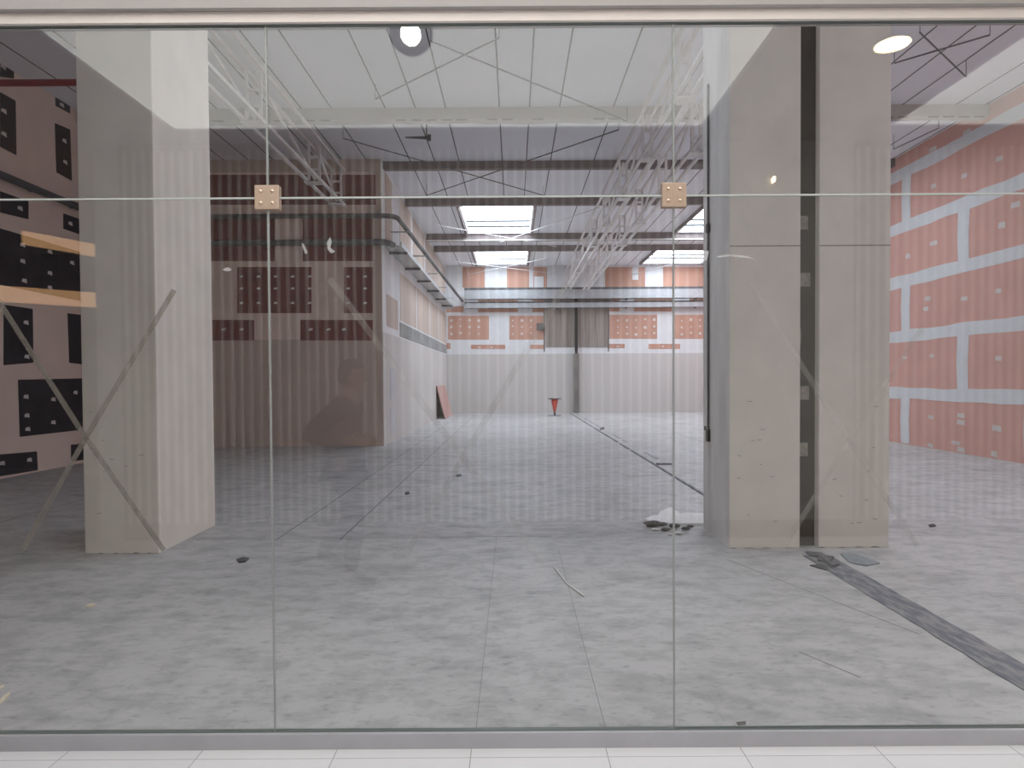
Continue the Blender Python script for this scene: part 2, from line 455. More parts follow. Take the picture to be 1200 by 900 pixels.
# back wall
wb = MB(); wb.box(XL - .2, XR + .2, YB, YB + .2, 0, ZC, 'compound')
hz = at(600, 415, y=YB).z
wb.box(XSIDE, XR, YB - .05, YB, 0, hz, 'hoard')
def bk(x0, y0, x1, y1, m, t=-.008): rect_px(wb, [(x0, y0), (x1, y0), (x1, y1), (x0, y1)], m, (0, t, 0), y=YB)
for r in [(525, 370, 573, 398), (597, 370, 638, 398), (714, 369, 770, 397), (790, 369, 835, 397), (552, 404, 592, 409), (621, 404, 638, 409), (713, 403, 732, 408), (760, 403, 797, 409), (505, 402, 528, 409),
          (560, 347, 607, 354), (624, 347, 640, 354), (714, 347, 726, 354), (743, 347, 787, 354), (808, 347, 835, 354), (523, 359, 543, 366), (560, 359, 607, 366), (624, 359, 640, 366), (714, 359, 726, 365), (743, 359, 787, 365), (542, 313, 568, 337), (594, 313, 620, 337), (625, 313, 641, 337), (709, 313, 756, 337), (777, 313, 835, 337)]:
    bk(*r, 'orange')
bk(626, 324, 637, 337, 'compound', -.014); bk(741, 313, 748, 328, 'compound', -.014)
bk(638.5, 345, 713, 407, 'fibre', -.02); bk(637, 345, 638.5, 412, 'seam', -.024); bk(712.3, 345, 713.6, 412, 'seam', -.024)
for x0, n in ((529, 4), (601, 3), (724, 5), (799, 3)):
    for i in range(n):
        for py in (375, 383, 391):
            p = at(x0 + i * 10.7, py + random.uniform(-1, 1), y=YB - .008); a = random.uniform(.03, .065)
            wb.prism([p + Vector((-a, 0, -a * .8)), p + Vector((a, 0, -a)), p + Vector((a * .8, 0, a)), p + Vector((-a, 0, a * .7))], (0, -.006, 0), 'patch')
for px, py in [(562, 407), (576, 407), (724, 406), (716, 350), (752, 350), (765, 350), (778, 350), (580, 351), (598, 351), (777, 406)]:
    p = at(px, py, y=YB - .008); wb.prism([p + Vector((-.05, 0, -.03)), p + Vector((.05, 0, -.03)), p + Vector((.05, 0, .03)), p + Vector((-.05, 0, .03))], (0, -.006, 0), 'patch')
struct(wb, 'wall_back', 'far wall of the hall, orange boards above pale hoarding', 'wall')

# front wall round and above the shopfront
GX = [at(317, 450, y=0).x + 1.636 * (i - 2) for i in range(6)]
wf = MB()
wf.box(-12, 12, -.055, .12, 2.967, ZMC + .2, 'bulkhead')
wf.box(XL - .2, XR + .2, .0, .12, ZMC + .2, ZC, 'plaster')
wf.box(-12, GX[0] - .03, -.03, .12, 0, 2.967, 'plaster'); wf.box(GX[-1] + .03, 12, -.03, .12, 0, 2.967, 'plaster')
struct(wf, 'wall_front', 'white plaster bulkhead above the glass shopfront', 'wall')
t1 = MB(); t1.box(GX[0] - .03, GX[-1] + .03, -.03, .015, .0, ZB - .004, 'alu'); t1.box(GX[0] - .03, GX[-1] + .03, -.012, .012, ZB - .004, ZB, 'seam_dark')
struct(t1, 'trim_1', 'grey metal bottom rail under the glass panes', 'rail')
t2 = MB(); t2.box(GX[0] - .03, GX[-1] + .03, -.028, .02, ZT + .004, 2.966, 'cream'); t2.box(GX[0] - .03, GX[-1] + .03, -.010, .010, ZT, ZT + .004, 'seam_dark')
struct(t2, 'trim_2', 'cream header rail above the glass panes', 'rail')

# glass panes and their silicone seams
NAMES = ['far left', 'left', 'middle', 'right', 'far right']
n = 1
for i in range(5):
    for z0, z1, nm in ((ZB, ZM - .003, 'lower'), (ZM + .003, ZT, 'upper')):
        g = MB(); g.box(GX[i] + .003, GX[i + 1] - .003, -.006, .006, z0, z1, 'glass')
        struct(g, f'window_{n}', f'clear {nm} glass pane of the shopfront, {NAMES[i]} bay', 'window'); n += 1
sl = MB()
for x in GX[1:-1]:
    sl.box(x - .003, x + .003, -.005, .005, ZB, ZT, 'silv')
for i in range(5): sl.box(GX[i] + .003, GX[i + 1] - .003, -.005, .005, ZM - .003, ZM + .003, 'silicone')
struct(sl, 'trim_3', 'thin pale silicone seams between the glass panes', 'seam')

# mall corridor behind the camera: ceiling with light panels, ribbed hoarding, dim shop
BX = [(-2.98, 1.68), (3.30, 9.0)]
PY0_, PY1_ = -3.36, -.30
mc = MB()
xsm = [-12] + [v for b in BX for v in b] + [12]
for i in range(len(xsm) - 1):
    if (xsm[i], xsm[i + 1]) in BX:
        mc.box(xsm[i], xsm[i + 1], -9.5, PY0_, ZMC, ZMC + .2, 'mallceil'); mc.box(xsm[i], xsm[i + 1], PY1_, -.055, ZMC, ZMC + .2, 'mallceil')
    else: mc.box(xsm[i], xsm[i + 1], -9.5, -.055, ZMC, ZMC + .2, 'mallceil')
struct(mc, 'ceiling.001', 'brown grey ceiling of the mall corridor mirrored in the glass', 'ceiling')
for (a, b), lab in zip(BX, ('wide luminous ceiling panel mirrored across the middle of the glass', 'luminous ceiling panel mirrored over the red wall at right')):
    t = thing('ceiling_light_panel', lab, 'ceiling light', ((a + b) / 2, (PY0_ + PY1_) / 2, ZMC))
    L = MB(); hx, hy = (b - a) / 2, (PY1_ - PY0_) / 2
    L.box(-hx, hx, -hy, hy, .01, .04, 'panel'); L.build('diffuser', t)
    fr = MB()
    for q in ((-hx, -hx + .03, -hy, hy), (hx - .03, hx, -hy, hy), (-hx, hx, -hy, -hy + .03), (-hx, hx, hy - .03, hy)): fr.box(*q, 0, .0098, 'skyframe')
    fr.build('frame', t)
wrr = MB()
wrr.box(-3.68, 12, YR - .12, YR - .02, 0, ZMC, 'slatback')
wrr.box(-3.90, -3.68, YR - .12, YR, 0, ZMC, 'plaster')
wrr.box(-3.68, 12, YR - .02, YR + .005, 0, .16, 'slatback')
wrr.box(1.85, 3.18, YR - .02, YR + .002, .16, ZMC, 'plaster')
x = -3.64
while x < 11.9:
    if not (1.79 < x < 3.2):
        wrr.prism([(x, YR - .02, .16), (x + .036, YR - .02, .16), (x + .028, YR + .004, .16), (x + .008, YR + .004, .16)], (0, 0, ZMC - .22), 'slat')
    x += .089
wrr.box(-12, -3.9, -9.5, -9.3, 0, ZMC, 'shopdark'); wrr.box(-3.9, -3.7, -9.5, YR - .12, 0, ZMC, 'shopdark')
struct(wrr, 'wall_rear', 'ribbed cream hoarding across the mall corridor, mirrored in the glass', 'wall')

# ================================================================== big things
def column(name, label, x0, x1, y0, y1, lm, front='column', bm_off=0):
    t = thing(name, label, 'column', ((x0 + x1) / 2, y0, 0))
    hx = (x1 - x0) / 2; dp = y1 - y0
    c = MB(); c.box(-hx, hx, 0, dp, 0, ZC - .002, front)
    if lm:      # bare grey side face
        c.box(-hx - .003, -hx, .01, dp, 0.0, ZC - .002, lm)
    c.build('shaft', t, bevel=.008)
    ch = MB(); rnd = random.Random(sum(map(ord, label)) % 1000)
    px_ = -hx
    while px_ < hx - .05:
        w = rnd.uniform(.03, .12); h = rnd.uniform(.003, .014)
        w = min(w, hx - px_)
        ch.prism([(px_, -.004, 0), (px_ + w, -.004, 0), (px_ + w * .8, -.004, h * .6), (px_ + w * .4, -.004, h), (px_ + w * .1, -.004, h * .5)], (0, .004, 0), 'chip')
        px_ += w + rnd.uniform(0, .12)
    for q in range(10):
        a, z, w = rnd.uniform(-hx * .85, hx * .7), rnd.uniform(.1, 1.3), rnd.uniform(.008, .05)
        e = rnd.uniform(-.008, .008); ch.prism([(a, -.003, z), (a + w, -.003, z + e), (a + w * .9, -.003, z + e + .006), (a + w * .2, -.003, z + .005)], (0, .003, 0), 'chip')
    ch.build('chipped_render', t)
    return t
cl = column('concrete_column', 'beige rendered square column at left standing alone', -3.74, -3.09, 3.22, 4.36, None)
cA = column('concrete_column', 'left column of the right hand pair, with a grey side face', 1.89, 2.505, 3.28, 4.12, 'colgrey')
cB = column('concrete_column', 'right column of the pair, nearest the red wall', 2.67, 3.29, 3.28, 4.12, None)
for t, hx in ((cA, .3075), (cB, .31)):
    j = MB(); z = at(900, 288, y=3.28).z; j.box(-hx, hx, -.002, 0, z - .006, z + .004, 'chip'); j.build('formwork_line', t)
gp = MB(); gp.box(2.507, 2.668, 3.36, 4.1, 0, ZC - .01, 'gap')
for q in range(6): gp.box(2.515, 2.53 + .1 * random.random(), 3.352, 3.36, .3 + q * .5, .42 + q * .5, 'chip')
tag(gp.build('joint_filler_board', origin=(2.59, 3.36, 0)), 'dark filler board in the gap between the paired columns', 'board')

# roof beams
def beam(y, z0, z1, dep, m, lab, x0=XL, x1=XR, rough=0, flange=0):
    b = MB(); n = 60; rnd = random.Random(int(y * 10))
    bot = [Vector((x0 + (x1 - x0) * i / n, y, z0 + (rnd.uniform(-.012, .02) if rough else 0))) for i in range(n + 1)]
    b.prism(bot + [Vector((x1, y, z1)), Vector((x0, y, z1))], (0, dep, 0), m)
    if rough:
        for i in range(n):
            if rnd.random() < .55: b.box(x0 + (x1 - x0) * i / n, x0 + (x1 - x0) * (i + .7) / n, y - .004, y + .02, z0 - .006, z0 + .014, 'chip')
    if flange: b.box(x0, x1, y - .05, y, z0 - .01, z0 + .03, 'steel')
    return tag(b.build('roof_beam', origin=((x0 + x1) / 2, y, z0)), lab, 'beam')
beam(10.0, 6.22, ZC, .22, 'beam', 'pale roof beam nearest the glass, with a chipped lower edge', rough=1, x0=XL + .01, x1=XR - .01)
beam(13.15, 6.28, ZC, .16, 'beamdark', 'brown roof beam behind the pale chipped one', XSIDE + .02, XR - .01)
beam(16.4, 6.26, ZC, .16, 'beamdark', 'dark roof beam just in front of the first skylights', XSIDE + .02, XR - .01)
beam(21.05, 6.2, ZC, .16, 'beamdark', 'brown roof beam just behind the first skylights', XSIDE + .02, XR - .01, flange=1)
beam(23.2, 6.24, ZC, .16, 'beamdark', 'dark roof beam just in front of the second skylights', XSIDE + .02, XR - .01)

# skylights
SL = ['large bright skylight over the middle of the hall', 'second bright skylight of the middle bay, nearer the far wall', 'bright skylight of the right bay, half hidden by the column', 'far bright skylight of the right bay, beside the glass seam', 'added unseen skylight before the columns, middle bay', 'added unseen skylight between the columns, middle bay', 'added unseen skylight in the right bay near the red wall', 'added skylight of the right bay, hidden behind the column pair']
for (a, b, c, d), lab in zip(SKY, SL):
    t = thing('skylight', lab, 'skylight', ((a + b) / 2, (c + d) / 2, ZC)); hx, hy = (b - a) / 2, (d - c) / 2
    g = MB(); g.box(-hx, hx, -hy, hy, .20, .23, 'sky'); g.build('glazing', t)
    f = MB()
    for q in ((-hx, -hx + .03, -hy, hy), (hx - .03, hx, -hy, hy), (-hx, hx, -hy, -hy + .03), (-hx, hx, hy - .03, hy)): f.box(*q, -.02, .20, 'skyframe')
    f.build('frame', t)
    for s_ in (-1, 1):
        u = MB(); u.box(*sorted((s_ * (hx + .002), s_ * (hx + .07))), -hy, hy, -.10, -.002, 'beamdark'); u.build('upstand', t)
    for q in (.68, .88):
        bb = MB(); yy = -hy + 2 * hy * q; bb.box(-hx + .03, hx - .03, yy - .03, yy + .03, .10, .15, 'skybar'); bb.build('glazing_bar', t)

# lattice trusses
def truss(lab, X, y0, y1, ztop, zbot, posts, gap, m='steel', rise=0.0):
    t = thing('roof_truss', lab, 'truss', (X, y0, zbot))
    L = y1 - y0; H = ztop - zbot
    for nm, z in (('bottom_chord', .03), ('top_chord', H - .03)):
        for s in (-1, 1):
            c = MB(); c.tube([(s * gap / 2, 0, z), (s * gap / 2, L, z)], .026, m, square=True); c.build(nm, t)
    for i, y in enumerate(posts):
        for s in (-1, 1):
            c = MB(); c.tube([(s * (gap / 2 - .026), y - y0, .056), (s * (gap / 2 - .026), y - y0, H - .056)], .024, m, square=True); c.build('post', t)
        c = MB(); c.box(-gap / 2 - .04, gap / 2 + .04, y - y0 - .12, y - y0 + .12, -.02, .0, m); c.build('gusset_plate', t)
        for zz in (.3, .6):
            c = MB(); c.box(-gap / 2 + .02, gap / 2 - .02, y - y0 - .02, y - y0 + .02, H * zz - .02, H * zz + .02, m); c.build('batten', t)
        if i:
            yp = posts[i - 1]
            c = MB(); c.tube([(0.01, yp - y0, H - .06), (0.01, y - y0, .06)], .020, m, square=True); c.build('diagonal', t)
    return t
truss('pale lattice truss at left running into the protruding wall block', -3.88, 3.0, YBLK - .05, 6.2, 5.37, [4.56, 7.76, 10.95, YBLK - .3], .26)
PR = [6.9, 9.6, 12.3, 15.0, 17.7, 20.3, 22.7, 25.0, 27.4]
truss('left one of the two lattice trusses above the column pair', 2.38, 4.2, YB - .1, 6.19, 5.36, PR, .20)
truss('right one of the two lattice trusses above the column pair', 3.12, 4.2, YB - .1, 6.19, 5.30, [p - .5 for p in PR], .20)

# bracing rods under the roof
def rod(a, b, lab, r=.012, m='rod', z=6.13):
    A = at(*a, z=z); B = at(*b, z=z); c = (A + B) / 2
    mb = MB(); mb.tube([A - c, B - c], r, m, seg=6)
    for P in (A - c, B - c): mb.tube([P, P + Vector((0, 0, ZC - z - .012))], .006, m, seg=5)
    o = tag(mb.build('bracing_rod'), lab, 'rod'); o.location = c; return o
rod((505, 48), (735, 142), 'dark bracing rod falling to the right below the round lamp reflection', z=6.16)
rod((585, 44), (440, 116), 'dark bracing rod rising to the right, crossing under the near roof', z=6.19)
rod((500, 229), (725, 152), 'dark bracing rod rising towards the trusses behind the pale beam', z=6.16)
rod((402, 162), (637, 229), 'dark bracing rod falling to the right behind the pale beam', z=6.19)
rod((508, 263), (652, 289), 'pale bracing rod falling to the right past the first skylight', .012, 'rodlight', 6.08)
rod((586, 284), (702, 243), 'pale bracing rod rising right past the first skylight', .012, 'rodlight', 6.12)
rod((520, 305), (660, 322), 'far pale bracing rod falling right under the second skylight', .012, 'rodlight', 5.97)
rod((548, 322), (640, 303), 'far pale bracing rod rising right under the second skylight', .012, 'rodlight', 6.0)
rod((1048, 74), (1160, 41), 'dark bracing rod rising right beside the warm lamp reflection', .012, z=6.16)
rod((1078, 38), (1132, 90), 'dark bracing rod falling right beside the warm lamp reflection', .012, z=6.19)
rod((1047, 175), (1100, 150), 'thin dark rod behind the pale beam beside the red wall', .01, z=6.13)
rod((740, 322), (795, 308), 'far pale rod rising right below the right bay skylight', .012, 'rodlight', 5.97)

# pipes and trays
def bend(a, b, c, n=8, k=.35):
    a, b, c = map(Vector, (a, b, c)); p = b + (a - b).normalized() * k; q = b + (c - b).normalized() * k
    return [a] + [(1 - t) ** 2 * p + 2 * t * (1 - t) * b + t * t * q for t in [i / n for i in range(n + 1)]] + [c]
zp = at(400, 252, y=YBLK - .2).z
bp_ = bend((-7.8, YBLK - .12, zp), (-2.6, YBLK - .12, zp), (-2.22, YB - .15, zp - .25))
pp = MB(); pp.tube(bp_[:-1], .055, 'pipe')
tag(pp.build('conduit_pipe', origin=(-5, YBLK - .12, zp)), 'upper dark pipe across the front of the protruding wall block', 'pipe')
pp = MB(); pp.tube([bp_[-2] + Vector((0, .012, 0)), bp_[-1]], .055, 'pipe')
for y in (14, 17, 20, 23, 26): pp.box(-2.93, -2.45, y - .02, y + .02, zp - .12 - .25 * (y - YBLK) / 15, zp - .09 - .25 * (y - YBLK) / 15, 'galv')
tag(pp.build('conduit_pipe', origin=(-2.6, YBLK, zp)), 'dark pipe running back above the cable tray to the far wall', 'pipe')
z2 = at(400, 283, y=YBLK - .2).z
pq = MB(); pq.tube([(-7.8, YBLK - .1, z2), (-2.87, YBLK - .1, z2), (-2.76, YBLK + .02, z2 - .01), (-2.72, YBLK + .16, z2 - .02)], .07, 'pipe')
tag(pq.build('conduit_pipe', origin=(-5, YBLK, z2)), 'lower dark pipe across the protruding wall block', 'pipe')
ct = thing('cable_tray', 'galvanised cable tray along the pale inner side wall', 'cable tray', (-2.7, YBLK + .2, z2))
for x in (-.2, .14):
    r = MB(); r.box(x, x + .03, 0, YB - YBLK - .6, -.04, .06, 'galv'); r.build('side_rail', ct)
fp = MB(); fp.box(-.17, .14, 0, YB - YBLK - .6, -.03, -.02, 'galv'); fp.build('tray_floor', ct)
for i in range(6):
    b = MB(); b.box(-.236, .19, .7 + i * 2.4, .76 + i * 2.4, -.09, -.041, 'pipe'); b.build('bracket', ct)
for lab, y0, y1, dep in (('upper galvanised tray running across the far wall', 337, 350, .5), ('lower galvanised tray running across the far wall', 353, 360, .3)):
    za, zb_ = at(680, y1, y=YB - .4).z, at(680, y0, y=YB - .4).z
    t = thing('wall_tray', lab, 'cable tray', (2.9, YB - .05, za)); H = zb_ - za
    q = MB(); q.box(-5.0, 5.75, -dep, -dep + .012, 0, H * .8, 'galv'); q.build('front_lip', t)
    q = MB(); q.box(-5.0, 5.75, -dep + .012, 0, 0, .012, 'galv'); q.build('tray_floor', t)
    q = MB(); q.box(-5.0, 5.75, -dep - .01, -dep + .03, H * .8, H, 'pipe'); q.build('top_edge', t)
    for x in (-4, -1, 2, 5):
        q = MB(); q.box(x, x + .04, -dep, 0, -.05, 0, 'pipe'); q.build('bracket', t)

# post on the far wall
pt = thing('wall_post', 'dark steel post on a grey casing against the far wall', 'post', (2.74, YB - .16, 0))
q = MB(); q.box(-.12, .12, -.12, .10, 0, hz, 'casing'); q.build('casing', pt, bevel=.01)
q = MB(); q.box(-.06, .06, -.09, -.07, hz, 5.28, 'black'); q.box(-.06, .06, .05, .07, hz, 5.28, 'black'); q.box(-.012, .012, -.07, .05, hz, 5.28, 'black'); q.build('steel_section', pt)
# junction box
p = at(633, 383, y=YB)
jb = thing('junction_box', 'small black box on the orange boards of the far wall', 'box', (p.x, YB - .02, p.z))
q = MB(); q.box(-.15, .15, -.12, 0, -.15, .15, 'black'); q.build('case', jb, bevel=.01)
q = MB(); q.box(-.13, .13, -.13, -.12, -.13, .13, 'pipe'); q.build('lid', jb, bevel=.004)

# pipes left
zr = at(40, 97, y=6.6).z
rp = MB(); rp.tube([(XL + .02, 6.6, zr), (-4.3, 6.6, zr)], .045, 'redpipe')
for x in (-7, -5.2): rp.tube([(x, 6.6, zr), (x, 6.6, ZC)], .012, 'redpipe', seg=6)
tag(rp.build('sprinkler_pipe', origin=(-6, 6.6, zr)), 'dark red sprinkler pipe beside the upper left wall', 'pipe')
A, B = at(-40, 188, x=XL + .15), at(110, 250, x=XL + .15)
lp = MB(); lp.tube([A, B], .06, 'pipe')
for s in (.15, .5, .85):
    P = A.lerp(B, s); lp.box(XL, XL + .16, P.y - .02, P.y + .02, P.z - .02, P.z + .02, 'pipe')
tag(lp.build('wall_duct', origin=A), 'dark pipe along the left taupe wall between charcoal boards', 'pipe')

# conduit on the grey column face
yc = 3.9
z0, z1 = at(819, 500, x=1.875).z, at(819, 30, x=1.875).z
cn = thing('wall_conduit', 'dark conduit on the grey side of the right column pair', 'conduit', (1.885, yc, 0))
q = MB(); q.tube([(-.012, 0, z0), (-.012, 0, min(z1, 4.3))], .011, 'pipe', seg=8); q.build('tube', cn)
q = MB(); q.box(-.03, .002, -.03, .03, z0 - .12, z0, 'black'); q.box(-.05, -.0302, -.012, .012, z0 - .01, z0 + .03, 'pipe'); q.build('end_box', cn, bevel=.003)
zz = at(819, 275, x=1.875).z
q = MB(); q.box(-.03, .002, -.03, .03, zz - .05, zz + .03, 'black'); q.build('clip_box', cn, bevel=.003)

# hanging bracket under the roof
P = at(500, 160, z=6.2)
hb = thing('hanging_bracket', 'small dark bracket hanging under the roof behind the pale beam', 'bracket', (P.x, P.y, P.z))
q = MB(); q.tube([(0, 0, 0), (0, 0, .25)], .012, 'rod', seg=6); q.build('drop_rod', hb)
q = MB(); q.prism([(-.42, 0, -.02), (.02, 0, -.05), (.02, 0, .01), (-.42, 0, 0)], (0, .03, 0), 'rod'); q.build('arm', hb)
q = MB(); q.box(.02, .08, -.01, .03, -.08, .04, 'rod'); q.build('end_clip', hb)

# ================================================================== floor things
es = MB()
def strip_edge(x, y0, y1, n, amp, rnd): return [Vector((x + rnd.uniform(-amp, amp), y0 + (y1 - y0) * i / n, 0)) for i in range(n + 1)]
rnd = random.Random(3)
es.prism(strip_edge(2.42, .06, 3.0, 24, .006, rnd) + strip_edge(2.64, 3.0, .06, 24, .006, rnd), (0, 0, .006), 'strip')
tag(es.build('joint_strip', origin=(2.5, 1.5, 0)), 'broad dark grey joint strip in the floor running to the column gap', 'floor strip')
es = MB()
y = 4.2
while y < 26.5:
    l = rnd.uniform(.8, 2.2)
    es.prism([(2.40 + rnd.uniform(-.01, .01), y, 0), (2.45, y, 0), (2.45, y + l, 0), (2.41, y + l, 0)], (0, 0, .012), 'strip')
    if rnd.random() < .6 and y > 8: es.prism([(2.62, y, 0), (2.65 + rnd.uniform(0, .05), y, 0), (2.66, y + l * .7, 0), (2.63, y + l * .7, 0)], (0, 0, .006), 'bluefilm')
    y += l + (rnd.uniform(.02, .4) if y > 9 else 0)
es.prism([(2.46, 9.2, 0), (2.72, 9.2, 0), (2.72, 9.26, 0), (2.46, 9.26, 0)], (0, 0, .03), 'strip')
tag(es.build('joint_strip', origin=(2.4, 10, 0)), 'thin broken joint strip in the floor behind the column pair', 'floor strip')

def flake(name, lab, cat, pts, m, h=.006, tilt=0):
    P = [at(px, py, z=0) for px, py in pts]; c = sum(P, Vector()) / len(P)
    q = MB(); n = len(P)
    top = [p - c + Vector((0, 0, h + tilt * (0.5 + .5 * math.sin(i * 2.1)))) for i, p in enumerate(P)]
    bot = [p - c for p in P]
    q.add(bot + top, [tuple(range(n))[::-1], tuple(range(n, 2 * n))] + [(i, (i + 1) % n, n + (i + 1) % n, n + i) for i in range(n)], m)
    o = tag(q.build(name), lab, cat); o.location = c; return o
flake('torn_felt', 'dark torn felt scrap at the foot of the column gap', 'scrap', [(944, 649), (956, 651), (962, 649), (968, 654), (977, 656), (972, 660), (984, 664), (975, 667), (966, 660), (958, 659), (960, 655), (949, 653)], 'pipe', .008, .018).location.z += .0075
flake('torn_felt', 'thin dark scrap lying left of the broad joint strip', 'scrap', [(949, 663), (962, 662), (974, 667), (970, 669), (958, 666)], 'black', .004, .006)
flake('plastic_film', 'blue grey plastic film on the floor beside the joint strip', 'plastic film', [(985, 650), (1002, 651), (1022, 656), (1031, 661), (1015, 664), (996, 660)], 'bluefilm', .006, .012)
flake('wood_sliver', 'pale wood sliver on the grey floor at lower left', 'sliver', [(101, 710), (107, 708), (112, 708), (111, 711), (102, 712)], 'wood', .008)
flake('wood_sliver', 'longer pale sliver at the left edge of the floor', 'sliver', [(-2, 823), (5, 816), (12, 812), (11, 816), (3, 823), (-2, 826)], 'wood', .008)
flake('wood_sliver', 'short pale sliver just above the longer one at left edge', 'sliver', [(-2, 806), (5, 803), (4, 806), (-2, 809)], 'wood', .006)
flake('dark_chip', 'black chip on the floor left of the glass seam', 'chip', [(277, 657), (285, 655), (292, 655), (288, 659), (280, 660)], 'black', .01, .008)
flake('dark_chip', 'black chip on the pale floor below the red wall', 'chip', [(1088, 616), (1094, 615), (1097, 617), (1090, 618)], 'black', .008, .006)
flake('dark_chip', 'small dark chip on the floor above the white string', 'chip', [(534, 557), (540, 556), (541, 558), (535, 559)], 'black', .01, .006)
flake('dark_chip', 'small dark chip in the middle of the floor, far from the string', 'chip', [(474, 578), (479, 577), (480, 579), (475, 580)], 'black', .01, .006)
flake('dark_chip', 'dark chip on the blue joint line far in the hall', 'chip', [(703, 502), (708, 501), (708, 503), (703, 504)], 'black', .02, .01)
flake('dark_chip', 'dark chip lying near the bottom rail at right, before the right seam', 'chip', [(863, 847), (874, 846), (874, 849), (865, 850)], 'rubbledark', .004)

pts = [at(px, py, z=0.004) for px, py in [(649, 665), (653, 669), (659, 677), (665, 685), (672, 690), (679, 695), (685, 699)]]
st = MB(); st.tube([p - pts[3] for p in pts], .006, 'white', seg=6)
o = tag(st.build('string'), 'white plastic string lying curved on the floor', 'string'); o.location = pts[3] + Vector((0, 0, .003))

flake('plaster_patch', 'white plaster spill on the floor behind the right glass seam', 'plaster', [(755, 610), (766, 606), (771, 605), (775, 600), (778, 600), (781, 597), (786, 596), (789, 599), (793, 600), (797, 604), (805, 603), (812, 602), (830, 603), (830, 616), (790, 615), (768, 614)], 'rubble', .012, .012)
for i, (px, py, w) in enumerate([(764, 617, .13), (776, 616, .08), (768, 622, .06), (780, 622, .07), (790, 618, .09), (796, 626, .06), (803, 621, .07), (809, 618, .06), (785, 627, .04)]):
    P = at(px, py, z=0); bm = bmesh.new(); bmesh.ops.create_icosphere(bm, subdivisions=2, radius=w * .5)
    rr = random.Random(i)
    for v in bm.verts: v.co = Vector((v.co.x * 1.3, v.co.y, v.co.z * .45)) * rr.uniform(.8, 1.15)
    zmin = min(v.co.z for v in bm.verts)
    for v in bm.verts: v.co.z -= zmin
    me = bpy.data.meshes.new('rubble_lump'); bm.to_mesh(me); bm.free()
    me.materials.append(MT['rubbledark' if i % 3 != 2 else 'rubble'])
    ob = bpy.data.objects.new('rubble_lump', me); COL.objects.link(ob); ob.location = P
    LAB = ['largest dark lump, at the left end of the plaster spill', 'second dark lump from the left below the plaster spill', 'small pale lump below the largest dark rubble lump', 'dark lump in the rubble just left of the glass seam', 'dark lump in the rubble right behind the glass seam', 'pale lump in the front row right of the glass seam', 'dark lump between the glass seam and the column foot', 'dark lump closest to the foot of the grey column', 'pale crumb in front of the rubble, left of the seam']
    tag(ob, LAB[i], 'rubble', 'rubble by the column foot')

# upside-down traffic cone
P = at(650, 487, z=0)
tc = thing('traffic_cone', 'red traffic cone standing upside down near the far wall', 'cone', (P.x, P.y, 0))
q = MB(); q.lathe([(.05, .17), (.075, .30), (.10, .42), (.125, .55), (.14, .67)], 'cone', seg=28); q.build('cone_body', tc)
q = MB(); q.lathe([(.028, 0.012), (.045, .02), (.05, .17)], 'pipe', seg=20); q.build('tip', tc)
q = MB(); q.prism([(-.26, -.2, .67), (-.2, -.26, .67), (.2, -.26, .67), (.26, -.2, .67), (.26, .2, .67), (.2, .26, .67), (-.2, .26, .67), (-.26, .2, .67)], (0, 0, .03), 'pipe'); q.build('base_plate', tc, bevel=.006)
q = MB(); q.lathe([(.13, .70), (.125, .74), (.10, .745)], 'peach', seg=24); q.build('base_ring', tc)
bs = MB(); bs.lathe([(.28, 0), (.28, .008), (.2, .012)], 'pipe', center=(0, 0, 0), seg=28)  # thin dark disc lying flat beneath the cone
o = tag(bs.build('floor_disc'), 'dark round plate on the floor under the red cone', 'disc'); o.location = (P.x, P.y, 0)

# leaning sheet
b0, b1 = at(517, 491, z=0).y, at(526, 487, z=0).y + .6
lb = MB()
lb.prism([(XSIDE + .36, b0, 0.0), (XSIDE + .36, b1, 0.0), (XSIDE + .055, b1, 1.24), (XSIDE + .055, b0, 1.24)], (-.03, 0, -.008), 'pinkboard')
o = lb.build('plasterboard_sheet', origin=(XSIDE + .3, b0, 0)); o.location.z += .008
tag(o, 'pink plasterboard sheet leaning on the inner side wall', 'board')

# ================================================================== glass fittings, tape
for px, lab in ((315, 'square champagne metal patch fitting on the left glass seam'), (789.5, 'square champagne metal patch fitting on the right glass seam')):
    x = min(GX, key=lambda v: abs(v - at(px, 231, y=0).x))
    t = thing('patch_fitting', lab, 'glass fitting', (x, 0, ZM)); h = .0485
    q = MB(); q.box(-h, h, -.018, -.0065, -h, h, 'bronze'); fp_ = q.build('front_plate', t, bevel=.002)
    q = MB(); q.box(-h, h, .0065, .018, -h, h, 'bronze'); q.build('back_plate', t, bevel=.002)
    for sx in (-1, 1):
        for sz in (-1, 1):
            q = MB(); q.lathe([(.0075, -.018), (.007, -.0205), (.0045, -.0225), (.0015, -.0232)], 'screw', center=(sx * .0235, 0, sz * .0235), seg=18, axis='y'); q.build('screw', fp_)

def tape(a, b, w, lab, m, kinks=(), yy=.0064):
    P = [at(*a, y=yy)] + [at(*k, y=yy) for k in kinks] + [at(*b, y=yy)]
    c = (P[0] + P[-1]) / 2
    L = []; Rr = []
    for i, p in enumerate(P):
        d_ = (P[min(i + 1, len(P) - 1)] - P[max(i - 1, 0)]).normalized(); n_ = Vector((-d_.z, 0, d_.x)) * w / 2
        L.append(p + n_ - c); Rr.append(p - n_ - c)
    q = MB(); q.prism(L + Rr[::-1], (0, .0004, 0), m)
    o = tag(q.build('tape_strip'), lab, 'tape'); o.location = c; return o
tape((-2, 352), (192, 645), .022, 'clear tape on the left pane running down to the right', 'tape', [(95, 505)])
tape((204, 340), (26, 645), .022, 'clear tape on the left pane running down to the left', 'tape', [(101, 512)], .0074)
tape((386, 326), (638, 660), .026, 'clear tape on the middle pane running down to the right', 'tapefaint', [(450, 412), (530, 520)])
